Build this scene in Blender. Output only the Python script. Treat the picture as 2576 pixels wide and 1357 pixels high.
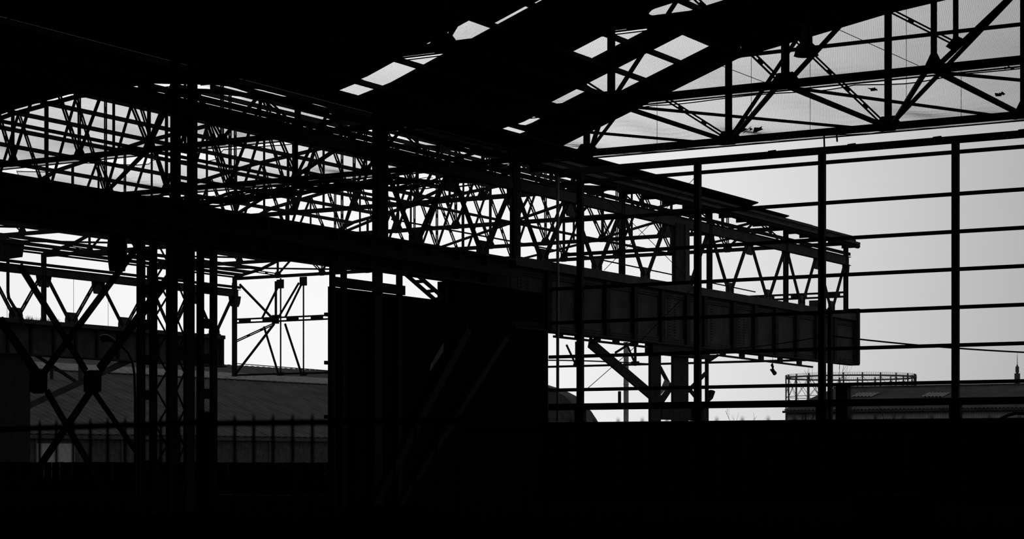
import bpy, math, random
from mathutils import Vector as V
random.seed(7)
S = bpy.context.scene
for o in list(bpy.data.objects): bpy.data.objects.remove(o)

# ------------------------------------------------------------------ camera
F = 4990.0; CX = 1288.0; HZ = 1148.0; H = 1.7           # focal length (px), centre column, horizon row, eye height (m)
B = math.atan((4250 - 1288) / F); SB, CB = math.sin(B), math.cos(B)
cam = bpy.data.cameras.new('camera'); co = bpy.data.objects.new('camera', cam); S.collection.objects.link(co)
co.location = (0, 0, H); co.rotation_euler = (math.pi/2, 0, B)
cam.sensor_width = 36; cam.lens = F / 2576 * 36; cam.shift_y = (HZ - 678.5) / 2576
cam.clip_start = 0.1; cam.clip_end = 3000
cam.dof.use_dof = True; cam.dof.focus_distance = 76; cam.dof.aperture_fstop = 2.6
S.camera = co

# ------------------------------------------------------------------ sky: overcast, brightest round the veiled sun
w = bpy.data.worlds.new('sky'); S.world = w; w.use_nodes = True
nt = w.node_tree; nt.nodes.clear()
def wn(t, **k):
    n = nt.nodes.new(t)
    for a, b in k.items(): setattr(n, a, b)
    return n
tc = wn('ShaderNodeTexCoord'); nrm = wn('ShaderNodeVectorMath', operation='NORMALIZE'); dot = wn('ShaderNodeVectorMath', operation='DOT_PRODUCT')
az = B + math.radians(6.0); el = math.radians(6)
dot.inputs[1].default_value = (-math.sin(az)*math.cos(el), math.cos(az)*math.cos(el), math.sin(el))
nt.links.new(tc.outputs['Generated'], nrm.inputs[0]); nt.links.new(nrm.outputs[0], dot.inputs[0])
def wm(op, a, b=None):
    n = wn('ShaderNodeMath', operation=op)
    for i, v in enumerate((a, b)):
        if v is None: continue
        if isinstance(v, (int, float)): n.inputs[i].default_value = v
        else: nt.links.new(v, n.inputs[i])
    return n.outputs[0]
ang = wm('DIVIDE', wm('ARCCOSINE', wm('MINIMUM', dot.outputs['Value'], 0.99999)), math.radians(20.5))
glow = wm('EXPONENT', wm('MULTIPLY', wm('POWER', ang, 2.6), -1.0))
nz = wn('ShaderNodeTexNoise'); nz.inputs['Scale'].default_value = 5; nz.inputs['Detail'].default_value = 3
mp = wn('ShaderNodeMapping'); mp.inputs['Scale'].default_value = (1, 1, 4)
nt.links.new(nrm.outputs[0], mp.inputs[0]); nt.links.new(mp.outputs[0], nz.inputs['Vector'])
cloud = wm('MULTIPLY_ADD', nz.outputs['Fac'], 0.05); cloud.node.inputs[2].default_value = 0.975
val = wm('MULTIPLY', wm('ADD', wm('MULTIPLY', glow, 0.76), 0.185), cloud)
bg = wn('ShaderNodeBackground'); ow = wn('ShaderNodeOutputWorld')
nt.links.new(val, bg.inputs['Color']); bg.inputs['Strength'].default_value = 1.0
nt.links.new(bg.outputs[0], ow.inputs[0])
vs = S.view_settings; vs.view_transform = 'Standard'; vs.look = 'None'; vs.gamma = 1; vs.exposure = 0; vs.use_curve_mapping = False

# ------------------------------------------------------------------ pixel -> place helpers (a plane of the building gives the distance)
def ray(px, py):
    t = (px - CX) / F
    return V((-SB + t*CB, CB + t*SB, (HZ - py) / F))
def up(p): return V((p[0], p[1], p[2] + H))
def PX(px, py, X): d = ray(px, py); return up(d * (X / d.x))
def PY(px, py, Y): d = ray(px, py); return up(d * (Y / d.y))
def PZ(px, py, Z): d = ray(px, py); return up(d * ((Z - H) / d.z))
def PD(px, py, D): return up(ray(px, py) * D)

# ------------------------------------------------------------------ materials
def mat(name, g, rough=0.8, var=0.35, scale=3.0, spec=0.2, bump=0.0, metal=0.0):
    m = bpy.data.materials.new(name); m.use_nodes = True; t = m.node_tree; p = t.nodes['Principled BSDF']
    n = t.nodes.new('ShaderNodeTexNoise'); n.inputs['Scale'].default_value = scale; n.inputs['Detail'].default_value = 6
    c = t.nodes.new('ShaderNodeTexCoord'); t.links.new(c.outputs['Object'], n.inputs['Vector'])
    r = t.nodes.new('ShaderNodeValToRGB')
    lo, hi = g*(1-var), g*(1+var)
    r.color_ramp.elements[0].position = 0.3; r.color_ramp.elements[1].position = 0.7
    r.color_ramp.elements[0].color = (lo, lo, lo, 1); r.color_ramp.elements[1].color = (hi, hi, hi, 1)
    t.links.new(n.outputs['Fac'], r.inputs[0]); t.links.new(r.outputs[0], p.inputs['Base Color'])
    p.inputs['Roughness'].default_value = rough; p.inputs['Specular IOR Level'].default_value = spec; p.inputs['Metallic'].default_value = metal
    if bump:
        b = t.nodes.new('ShaderNodeBump'); b.inputs['Strength'].default_value = bump; b.inputs['Distance'].default_value = 0.02
        t.links.new(n.outputs['Fac'], b.inputs['Height']); t.links.new(b.outputs[0], p.inputs['Normal'])
    return m
M = dict(
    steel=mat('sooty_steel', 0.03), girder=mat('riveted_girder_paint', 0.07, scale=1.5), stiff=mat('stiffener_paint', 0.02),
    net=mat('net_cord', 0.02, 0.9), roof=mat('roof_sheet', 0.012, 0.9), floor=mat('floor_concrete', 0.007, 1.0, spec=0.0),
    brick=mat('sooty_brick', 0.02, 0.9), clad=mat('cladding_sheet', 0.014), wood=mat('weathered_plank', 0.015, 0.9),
    pole=mat('galvanised_pipe', 0.13, 0.6), pipe=mat('pale_pipe_paint', 0.3, 0.6), broof=mat('fibre_cement_roof', 0.075, 0.9, scale=0.6), bridge=mat('ridge_capping', 0.3, 0.9),
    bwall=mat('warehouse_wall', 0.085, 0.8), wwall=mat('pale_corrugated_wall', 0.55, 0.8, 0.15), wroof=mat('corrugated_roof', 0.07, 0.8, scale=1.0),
    light=mat('roof_light_sheet', 0.22, 0.6, 0.15), gas=mat('gas_holder_haze_grey', 0.10, 0.8, 0.2), concrete=mat('concrete_flue', 0.55, 0.9, 0.15),  # gas holder steel lightened: distance haze put into its base colour
    twig=mat('twig_bark', 0.05, 0.9), lamp=mat('lamp_housing', 0.35, 0.3, 0.1, spec=0.5), paper=mat('torn_plastic', 0.3, 0.6),
    fence=mat('painted_fence', 0.012, 0.7), sign=mat('sign_board', 0.2, 0.6), signf=mat('sign_rim', 0.4, 0.6), glass=mat('lamp_glass', 0.5, 0.15, 0.1, spec=0.5),
    cable=mat('cable_rubber', 0.02, 0.8), hood=mat('lamp_hood', 0.02, 0.6))

# ------------------------------------------------------------------ mesh builder
class MB:
    def __init__(s): s.v = []; s.f = []
    def add(s, vs, fs):
        k = len(s.v); s.v += [tuple(v) for v in vs]; s.f += [tuple(i + k for i in f) for f in fs]; return s
    def frame(s, p, q, n):
        d = (q - p); L = d.length; d = d / L
        n = V(n); n = n - d * n.dot(d)
        if n.length < 1e-4: n = V((1, 0, 0)) - d * d.x
        n.normalize(); return d, n, d.cross(n), L
    def beam(s, p, q, w, h, n=(0, 0, 1), off=0.0, noff=0.0):          # w along n, h across n
        p, q = V(p), V(q); d, n, m, L = s.frame(p, q, n)
        p = p + m*off + n*noff; q = q + m*off + n*noff
        a, b = n*(w/2), m*(h/2)
        return s.add([p-a-b, p+a-b, p+a+b, p-a+b, q-a-b, q+a-b, q+a+b, q-a+b],
                     [(0,3,2,1), (4,5,6,7), (0,1,5,4), (1,2,6,5), (2,3,7,6), (3,0,4,7)])
    def ibeam(s, p, q, w, h, n=(0, 0, 1), t=0.03):                     # flange width w along n, depth h
        s.beam(p, q, t, h, n); s.beam(p, q, w, t, n, h/2); s.beam(p, q, w, t, n, -h/2); return s
    def dbl(s, p, q, w, h, gap, n=(0, 0, 1), pitch=0.9):               # two flats with battens between them
        p, q = V(p), V(q); o = (gap + h) / 2
        s.beam(p, q, w, h, n, o); s.beam(p, q, w, h, n, -o)
        L = (q - p).length; k = max(2, int(L / pitch))
        for i in range(k + 1):
            a = p.lerp(q, min(0.985, max(0, i/k - 0.06/L*1.5))); b = p.lerp(q, min(1, i/k + 0.09/L*1.5))
            if (b - a).length > 0.01: s.beam(a, b, w*0.7, gap + h, n)
        return s
    def poly(s, pts, t, n):
        pts = [V(p) for p in pts]; n = V(n).normalized()*(t/2); k = len(pts)
        return s.add([p - n for p in pts] + [p + n for p in pts],
                     [tuple(range(k))[::-1], tuple(range(k, 2*k))] + [(i, (i+1) % k, (i+1) % k + k, i + k) for i in range(k)])
    def box(s, a, b):
        x0, y0, z0 = a; x1, y1, z1 = b
        return s.add([(x0,y0,z0),(x1,y0,z0),(x1,y1,z0),(x0,y1,z0),(x0,y0,z1),(x1,y0,z1),(x1,y1,z1),(x0,y1,z1)],
                     [(0,3,2,1),(4,5,6,7),(0,1,5,4),(1,2,6,5),(2,3,7,6),(3,0,4,7)])
    def tube(s, pts, r, seg=6, radii=None):
        pts = [V(p) for p in pts]; k = len(s.v); n = len(pts)
        ref = V((0.3, 0.1, 1)) if abs((pts[-1]-pts[0]).normalized().z) < 0.9 else V((1, 0.2, 0))
        for i, p in enumerate(pts):
            d = (pts[min(n-1, i+1)] - pts[max(0, i-1)]).normalized(); a = d.cross(ref).normalized(); b = d.cross(a)
            rr = radii[i] if radii else r
            for j in range(seg):
                th = 2*math.pi*j/seg; s.v.append(tuple(p + a*(rr*math.cos(th)) + b*(rr*math.sin(th))))
        for i in range(n-1):
            for j in range(seg):
                s.f.append((k+i*seg+j, k+i*seg+(j+1) % seg, k+(i+1)*seg+(j+1) % seg, k+(i+1)*seg+j))
        s.f.append(tuple(k+j for j in range(seg))[::-1]); s.f.append(tuple(k+(n-1)*seg+j for j in range(seg)))
        return s
    def lathe(s, c, prof, seg=20):
        k = len(s.v); c = V(c); n = len(prof)
        for r, z in prof:
            for j in range(seg):
                th = 2*math.pi*j/seg; s.v.append((c.x + r*math.cos(th), c.y + r*math.sin(th), c.z + z))
        for i in range(n-1):
            for j in range(seg): s.f.append((k+i*seg+j, k+i*seg+(j+1) % seg, k+(i+1)*seg+(j+1) % seg, k+(i+1)*seg+j))
        return s
    def wave(s, o, u, v, nrm, amp, pitch, nv=1, steps=4):              # corrugated sheet: ribs run along v
        o, u, v, nrm = V(o), V(u), V(v), V(nrm).normalized(); k = len(s.v)
        n = max(4, int(u.length / pitch * steps))
        for i in range(n+1):
            a = i/n; h = amp*math.cos(2*math.pi*i/steps)
            for j in range(nv+1): s.v.append(tuple(o + u*a + v*(j/nv) + nrm*h))
        for i in range(n):
            for j in range(nv): s.f.append((k+i*(nv+1)+j, k+(i+1)*(nv+1)+j, k+(i+1)*(nv+1)+j+1, k+i*(nv+1)+j+1))
        return s
    def build(s, name, m, parent=None, loc=None, smooth=False):
        if parent is not None: o = V(parent.get('_o', (0, 0, 0)))
        elif loc is not None: o = V(loc)
        else:
            o = V((sum(v[0] for v in s.v)/len(s.v), sum(v[1] for v in s.v)/len(s.v), min(v[2] for v in s.v)))
        me = bpy.data.meshes.new(name); me.from_pydata([(v[0]-o.x, v[1]-o.y, v[2]-o.z) for v in s.v], [], s.f)
        me.materials.append(M[m]); me.update()
        if smooth:
            for p in me.polygons: p.use_smooth = True
        ob = bpy.data.objects.new(name, me); S.collection.objects.link(ob)
        if parent is not None: ob.parent = parent; ob['_o'] = tuple(o)
        else: ob.location = o; ob['_o'] = tuple(o)
        return ob
def tag(o, label, cat, group=None):
    o['label'] = label; o['category'] = cat
    if group: o['group'] = group
    return o
def thing(name, loc, label=None, cat=None, group=None):
    o = bpy.data.objects.new(name, None); S.collection.objects.link(o); o.location = loc; o['_o'] = tuple(loc); o.empty_display_size = 0.2
    if label: tag(o, label, cat, group)
    return o
def struct(o): o['kind'] = 'structure'; return o
def sub(o, parent):                                                     # part of a part, same origin
    o.parent = parent; return o
NX, NY, NZ = (1, 0, 0), (0, 1, 0), (0, 0, 1)

# ------------------------------------------------------------------ layout of the two halls (metres)
P1, P2 = -38.87, -80.4                  # crane girder lines either side of the far hall
K = [36.9, 46.17, 56.53, 65.6, 74.61, 83.33, 92.32, 100.53]   # frames along the halls
CH = 11.4 + H                           # truss tie height
YG = 68.0                               # end wall
PR = [(0, 11.5), (2.1, 12.0), (9.34, 14.57), (15.03, 15.55), (20.6, 16.2)]
def rz(o):                              # rafter height at distance o from the eave
    for (a, ha), (b, hb) in zip(PR[:-1], PR[1:]):
        if o <= b: return ha + (hb-ha)*(o-a)/(b-a) + H
    return PR[-1][1] + H
SPAN = 41.53
def prof(o): return rz(o if o <= SPAN/2 else SPAN - o)

# ------------------------------------------------------------------ ground, floor, walls, roofs
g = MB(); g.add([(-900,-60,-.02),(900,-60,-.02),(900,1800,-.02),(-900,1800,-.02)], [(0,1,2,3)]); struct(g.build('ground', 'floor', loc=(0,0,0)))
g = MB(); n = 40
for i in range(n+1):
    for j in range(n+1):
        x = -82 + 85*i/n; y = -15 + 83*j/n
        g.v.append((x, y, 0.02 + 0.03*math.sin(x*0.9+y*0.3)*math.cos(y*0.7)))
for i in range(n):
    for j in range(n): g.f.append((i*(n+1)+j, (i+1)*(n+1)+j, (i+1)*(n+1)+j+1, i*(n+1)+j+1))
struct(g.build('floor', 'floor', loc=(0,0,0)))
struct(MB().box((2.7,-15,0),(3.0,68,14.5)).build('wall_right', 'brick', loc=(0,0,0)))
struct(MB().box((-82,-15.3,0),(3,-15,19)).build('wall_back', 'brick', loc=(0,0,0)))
struct(MB().box((-82,-15,0),(-81.7,65,13.2)).build('wall_left_blocker', 'brick', loc=(0,0,0)))  # unseen left side of the far hall, closed in to cut the light
# low brick wall under the end frame: courses of real bricks along its top, plain below
wall = struct(MB().box((P1-.1, YG-.12, 0), (2.7, YG+.3, 1.33+H-.16)).build('wall_end', 'brick', loc=(0,0,0)))
bk = MB().box((0,0,0),(.98,.46,.07)); proto = None
x = P1-.1
for c in range(2):
    x = P1 - .1 - (.5 if c else 0)
    while x < -17:
        if proto is None:
            proto = MB().box((-.49,-.23,0),(.49,.23,.075)).build('coping_brick', 'brick', wall); ob = proto
        else: ob = proto.copy(); S.collection.objects.link(ob); ob.parent = wall
        ob.location = (x+.5, YG+.09+random.uniform(-.008,.008), 1.33+H-.16+.08*c); x += 1.0
# roof of the near hall: sheets between purlins, some gone
OC = [0, 1.8, 3.4, 4.83, 6.22, 7.62, 9.0, 10.4, 11.8, 13.2, 14.6, 16.0, 17.4, 18.9, 20.6]
YC = [46.5, 48.1, 49.7, 51.2, 52.75, 54.15, 55.6, 57.3, 59.0, 60.45, 62.3, 64.6, 66.0]
def rp(o, y, dz=0.0): return V((P1 + o, y, prof(o) + .3 + dz))
roof = struct(MB().poly([rp(0,-15), rp(0,46.5), rp(2.1,46.5), rp(2.1,-15)], .04, NZ)
    .poly([rp(2.1,-15), rp(2.1,46.5), rp(9.34,46.5), rp(9.34,-15)], .04, NZ).poly([rp(9.34,-15), rp(9.34,46.5), rp(15.03,46.5), rp(15.03,-15)], .04, NZ)
    .poly([rp(15.03,-15), rp(15.03,46.5), rp(20.77,46.5), rp(20.77,-15)], .04, NZ)
    .poly([rp(20.77,-15), rp(20.77,66), rp(26.5,66), rp(26.5,-15)], .04, NZ).poly([rp(26.5,-15), rp(26.5,66), rp(32.2,66), rp(32.2,-15)], .04, NZ)
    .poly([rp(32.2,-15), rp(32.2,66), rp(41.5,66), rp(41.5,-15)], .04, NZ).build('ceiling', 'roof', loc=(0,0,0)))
gone = {(0,4):(.8,1.8,52.95,54.6), (1,4):1, (2,4):1, (3,4):1, (4,4):(6.22,7.62,53.85,54.15), (5,4):(7.62,9,53.95,54.15),
        (4,8):1, (7,8):(10.4,11.8,59.3,60.9), (8,8):(11.8,13.2,59.4,60.9), (9,8):(13.2,14.6,59.6,60.9), (5,8):(7.62,8.4,59.0,60.45), (6,8):1, (0,10):(1.0,1.8,62.7,64.1), (1,10):(1.8,2.5,62.8,63.4), (2,10):(3.5,4.7,61.9,63.0),
        (3,10):1, (4,10):1, (5,10):1}
for a, b in zip(PR[:-1], PR[1:]):
    hh = .3 if b[0] < 10 else .2
    MB().beam((P1+a[0], 66.02, a[1]+H+.31-hh/2), (P1+b[0], 66.02, b[1]+H+.31-hh/2), .04, hh, NY).build('verge_board', 'roof', roof)
for i in range(len(OC)-1):
    for j in range(len(YC)-1):
        o0, o1, y0, y1 = OC[i], OC[i+1], YC[j], YC[j+1]; gq = gone.get((i, j))
        if gq == 1: continue
        rects = [(o0, o1, y0, y1)]
        if gq:
            a, b, c, d = gq; a = max(a, o0); b = min(b, o1); c = max(c, y0); d = min(d, y1)
            rects = [r for r in ((o0, a, y0, y1), (b, o1, y0, y1), (a, b, y0, c), (a, b, d, y1)) if r[1]-r[0] > .02 and r[3]-r[2] > .02]
        m = MB()
        for a, b, c, d in rects:
            cuts = [a] + [q for q, _ in PR if a + .01 < q < b - .01] + [b]
            for u, v in zip(cuts[:-1], cuts[1:]):
                m.poly([rp(u, c-.03), rp(u, d+.03), rp(v, d+.03), rp(v, c-.03)], .03, NZ)
        m.build('roof_sheet', 'roof', roof)
# roof of the far hall up to the end wall
m = MB(); L2 = lambda o, y: V((P2 + o, y, prof(o) + .24))
cuts = [0, 2.1, 9.34, 15.03, 20.77, 26.5, 32.2, 39.4, 41.53]
for a, b in zip(cuts[:-1], cuts[1:]): m.poly([L2(a,-15), L2(a,66.0), L2(b,66.0), L2(b,-15)], .04, NZ)
struct(m.build('ceiling_far_hall', 'roof', loc=(0,0,0)))
# corrugated cladding under the crane girder
wl = struct(thing('wall_between_halls', (P1, 60, 0)))
yy = 53.4
while yy < 67.9:
    y1 = min(yy + 1.0, 68.0); top = 5.62 + H if yy < 60.5 else 6.4 + H
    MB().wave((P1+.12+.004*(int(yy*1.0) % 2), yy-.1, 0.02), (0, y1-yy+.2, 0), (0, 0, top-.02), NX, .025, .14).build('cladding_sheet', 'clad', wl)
    yy = y1
for z in (1.2, 3.0, 4.8, 6.4): MB().beam((P1-.02, 53.4, z), (P1-.02, 68, z), .12, .12, NX).build('sheeting_rail', 'steel', wl)

# ------------------------------------------------------------------ end wall frame: posts and glazing rails
ef = thing('glazing_frame', (-28, YG, 1.33+H), 'tall open steel window frame of posts and horizontal rails above low wall', 'window frame')
for k in range(-1, 5):
    x = -32.21 + 5.0*k
    if k == -1: x = -37.26
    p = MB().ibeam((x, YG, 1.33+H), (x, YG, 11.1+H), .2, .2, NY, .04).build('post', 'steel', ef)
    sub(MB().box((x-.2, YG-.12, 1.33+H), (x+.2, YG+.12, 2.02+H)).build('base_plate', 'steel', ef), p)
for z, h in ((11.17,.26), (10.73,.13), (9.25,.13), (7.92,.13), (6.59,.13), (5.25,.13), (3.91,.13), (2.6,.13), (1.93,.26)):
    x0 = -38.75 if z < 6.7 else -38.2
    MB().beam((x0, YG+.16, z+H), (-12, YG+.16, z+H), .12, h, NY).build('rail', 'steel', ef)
for px in (2130, 2345, 2560, 1930): MB().beam(PY(px, 0, YG).xy.to_3d()+V((0,.1,11.3+H)), PY(px, 0, YG).xy.to_3d()+V((.3,.1,11.315+H)), .08, .04, NY).build('bolt_cleat', 'steel', ef)
tag(MB().tube([PY(1403,408,68.35), PY(1403,760,68.35), PY(1403,1062,68.35)], .06, 10).build('vent_pipe', 'pipe'), 'slim grey metal pipe standing upright beside the end frame corner', 'pipe')
tag(MB().beam(PY(1558.5, 1018, YG+.2), PY(1558.5, 985, YG+.2), .09, .09, NY).build('stub_post', 'steel'), 'short dark stub post on the heavy lower rail', 'post')

# ------------------------------------------------------------------ roof trusses
def chord(m, pts, w, h): 
    for a, b in zip(pts[:-1], pts[1:]): m.beam(a, b, w, h, NY)
    return m
def truss_near(Y, label, vis=True):
    t = thing('roof_truss', (P1+20.7, Y, CH), label, 'roof truss')
    P = lambda o, z: V((P1 + o, Y, z))
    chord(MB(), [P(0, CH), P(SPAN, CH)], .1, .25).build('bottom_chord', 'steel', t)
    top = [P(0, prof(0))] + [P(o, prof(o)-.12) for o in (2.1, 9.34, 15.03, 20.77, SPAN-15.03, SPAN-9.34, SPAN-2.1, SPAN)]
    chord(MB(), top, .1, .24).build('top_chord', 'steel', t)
    MB().beam(P(9.1, 14.42+H), P(SPAN-9.1, 14.42+H), .05, .13, NY).build('collar_tie', 'steel', t)
    for sgn in (0, 1):
        Q = (lambda o, z: P(o, z)) if not sgn else (lambda o, z: P(SPAN - o, z))
        if sgn and not vis: continue
        for o in (3.2, 9.03, 15.05):
            MB().beam(Q(o, CH), Q(o, prof(o)-.15), .1, .24, NY).build('vertical', 'steel', t)
            MB().poly([Q(o-.5, CH+.05), Q(o-.25, CH+.36), Q(o+.25, CH+.36), Q(o+.5, CH+.05), Q(o+.25, CH-.16), Q(o-.25, CH-.16)], .03, NY).build('gusset_plate', 'steel', t)
        if not sgn:
            MB().beam(Q(19.9, CH+.1), Q(24.4, 15.2+H), .05, .15, NY).build('diagonal', 'steel', t)
            MB().beam(Q(19.75, CH), Q(19.75, prof(19.75)-.15), .08, .17, NY).build('vertical', 'steel', t)
            MB().poly([Q(19.45, CH+.05), Q(19.65, CH+.45), Q(19.85, CH+.45), Q(20.05, CH+.05)], .03, NY).build('gusset_plate', 'steel', t)
        MB().dbl(Q(9.0, CH+.1), Q(6.2, prof(6.2)-.1), .04, .06, .05, NY).build('diagonal', 'steel', t)
        MB().beam(Q(9.1, CH+.1), Q(11.75, prof(11.75)-.1), .05, .14, NY).build('diagonal', 'steel', t)
        MB().dbl(Q(14.9, CH+.1), Q(11.6, prof(11.6)-.15), .04, .06, .05, NY).build('diagonal', 'steel', t)
        MB().beam(Q(15.2, CH+.1), Q(19.9, prof(19.9)-.3), .05, .15, NY).build('diagonal', 'steel', t)
        MB().dbl(Q(15.05, prof(15.05)-.1), Q(17.45, 14.0+H), .04, .06, .05, NY).build('diagonal', 'steel', t)
        MB().poly([Q(17.1, 13.95+H), Q(17.45, 14.3+H), Q(17.8, 14.1+H), Q(17.45, 13.7+H)], .03, NY).build('gusset_plate', 'steel', t)
        MB().beam(Q(17.45, 14.0+H), Q(17.45, prof(17.45)-.1), .08, .17, NY).build('vertical', 'steel', t)
        MB().beam(Q(3.3, CH+.05), Q(4.5, prof(4.5)-.1), .05, .12, NY).build('diagonal', 'steel', t)
        MB().dbl(Q(3.1, CH+.05), Q(1.2, prof(1.2)), .04, .06, .05, NY).build('diagonal', 'steel', t)
    return t
tn = truss_near(65.6, 'roof truss standing over the end wall frame, open to the sky'); truss_near(56.53, 'roof truss one bay inside the end wall, nets on both sides')
truss_near(46.5, 'roof truss two bays inside the end wall under dark roofing'); truss_near(36.9, 'roof truss three bays inside the end wall under dark roofing', False)
for px, y0, y1 in ((1653,255,365), (1890,130,290), (2038,140,335), (2280,0,280), (2418,170,300)):
    MB().beam(PY(px, y0, 65.75), PY(px, y1, 65.75), .014, .014, NY).build('sag_rod', 'steel', tn)
def truss_far(Y, label, vm=True):
    t = thing('roof_truss', (P1-20.7, Y, CH), label, 'roof truss')
    P = lambda o, z: V((P1 - o, Y, z))
    chord(MB(), [P(0, CH), P(SPAN, CH)], .1, .2).build('bottom_chord', 'steel', t)
    chord(MB(), [P(0, prof(0))] + [P(o, prof(o)-.1) for o in (2.1, 9.34, 15.03, 20.77, SPAN-15.03, SPAN-9.34, SPAN-2.1)] + [P(SPAN, prof(0))], .1, .18).build('top_chord', 'steel', t)
    for k in range(1, 12):
        o = SPAN*k/12
        pr = 0.17 if k % 2 else 0.13
        if k % 2: MB().beam(P(o, CH), P(o, prof(o)-.1), .05, .15, NY).build('vertical', 'steel', t)
        else: MB().dbl(P(o, CH), P(o, prof(o)-.1), .04, .055, .04, NY).build('vertical', 'steel', t)
        MB().poly([P(o-.3, CH+.05), P(o-.16, CH+.3), P(o+.16, CH+.3), P(o+.3, CH+.05), P(o+.15, CH-.12), P(o-.15, CH-.12)], .03, NY).build('gusset_plate', 'steel', t)
        if k < 11 and vm: MB().beam(P(o+SPAN/24, CH), P(o+SPAN/24, prof(o+SPAN/24)-.1), .05, .1, NY).build('vertical', 'steel', t)
        a = max(.3, min(SPAN-.3, o + 1.75)); b = max(.3, min(SPAN-.3, o - 1.75))
        if a != b:
            MB().dbl(P(o, CH+.1), P(a, prof(a)-.1), .04, .07, .045, NY).build('diagonal', 'steel', t)
            MB().beam(P(o, CH+.1), P(b, prof(b)-.1), .05, .13, NY).build('diagonal', 'steel', t)
    return t
pos = ['beside the first double column', 'beside the second column', 'in line with the end wall', 'one bay beyond the end wall', 'two bays beyond the end wall', 'three bays beyond the end wall', 'at the far open end']
for i in range(1, 8): truss_far(K[i], 'far hall roof truss with many diagonals, ' + pos[i-1], i % 2 == 0)

# ------------------------------------------------------------------ purlins
ORD = ['first','second','third','fourth','fifth','sixth','seventh','eighth','ninth','tenth','eleventh','twelfth','thirteenth','fourteenth','fifteenth','sixteenth','seventeenth','eighteenth','nineteenth']
def purlin(x, z, y0, y1, lab, grp, w=.12, h=.2):
    tag(MB().beam((x, y0, z), (x, y1, z), w, h, NX).build('roof_purlin', 'steel'), lab, 'purlin', grp)
for k, o in enumerate(OC[1:] + [22.2, 23.6, 25.0, 26.4]):
    for a, b in ((46.5, 56.4), (56.6, 66.0)):
        purlin(P1+o, prof(o)+.2, a, b, 'roofed hall purlin, %s up from the gutter, %s bay before the end wall' % (ORD[k], 'last' if a > 50 else 'second last'), 'purlins of the roofed hall', .17, .15)
for k, o in enumerate([.25, .9, 1.7, 3.0, 4.9, 6.9, 8.9, 10.9, 12.9, 14.9, 16.9, 18.9, 20.77]):
    for oo in sorted({o, SPAN-o}):
        for bi, (a, b) in enumerate(zip(K[3:-1], K[4:])):
            purlin(P1-oo, prof(oo)+.1, a+.05, b+(.05 if b < 100 else .5), 'bare purlin, %s from the %s gutter, %s bay past the end wall' % (ORD[k], 'near' if oo <= 20.8 else 'far', ORD[bi]), 'purlins of the stripped far hall roof', .12, .19)

# ------------------------------------------------------------------ bracing in the plane of the truss ties
def brace(p, q, h, lab, grp):
    tag(MB().beam(p, q, .09, h, NZ).build('wind_brace', 'steel'), lab, 'brace', grp)
nd = [3.2, 9.03, 15.05, 19.75, 26.5]
for bi, (ya, yb) in enumerate(((36.9, 46.5), (46.5, 56.53), (56.53, 65.6))):
    bn = ('third last', 'second last', 'last')[bi] + ' bay before the end wall'
    if ya < 50: continue
    for i in range(5):
        brace((P1+nd[i], ya+.06, CH-.03), (P1+nd[i], yb-.06, CH-.03), .22, 'longitudinal tie between roof trusses, %s from the gutter, %s' % (ORD[i], bn), 'ties between the netted trusses')
        if i < 4:
            brace((P1+nd[i+1]-.2, ya+.06, CH+.07), (P1+nd[i]+.2, yb-.06, CH+.07), .15, 'thick diagonal brace, %s from the gutter, %s' % (ORD[i], bn), 'diagonal braces between the netted trusses')
            brace((P1+nd[i]+.2, ya+.06, CH-.12), (P1+nd[i+1]-.2, yb-.06, CH-.12), .07, 'thin diagonal brace, %s from the gutter, %s' % (ORD[i], bn), 'thin diagonal braces between the netted trusses')
for bi, (ya, yb) in enumerate(zip(K[1:-1], K[2:])):
    bn = ('second bay before the end wall', 'last bay before the end wall', 'first bay past the end wall', 'second bay past the end wall', 'third bay past the end wall', 'fourth bay past the end wall')[bi]
    for i, (a, b) in enumerate(((0.3, 10.4), (10.4, 20.77), (31.1, 20.77), (41.2, 31.1))):
        brace((P1-a, ya+.06, CH+.08), (P1-b, yb-.06, CH+.08), .16, 'far hall diagonal brace, %s from the near girder, %s' % (ORD[i], bn), 'diagonal braces of the far hall')
    for i, a in enumerate((10.4, 20.77, 31.1)):
        brace((P1-a, ya+.06, CH-.03), (P1-a, yb-.06, CH-.03), .2, 'far hall longitudinal tie, %s from the near girder, %s' % (ORD[i], bn), 'ties of the far hall')
for a, b in (((2095,68,58),(2310,165,65.4)), ((1790,156,57.5),(1925,208,65.4))):
    tag(MB().tube([PY(*a), PY(*b)], .012, 5).build('tie_wire', 'steel'), 'thin slack wire slanting through the end roof truss', 'wire', 'slack wires in the end truss')

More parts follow.
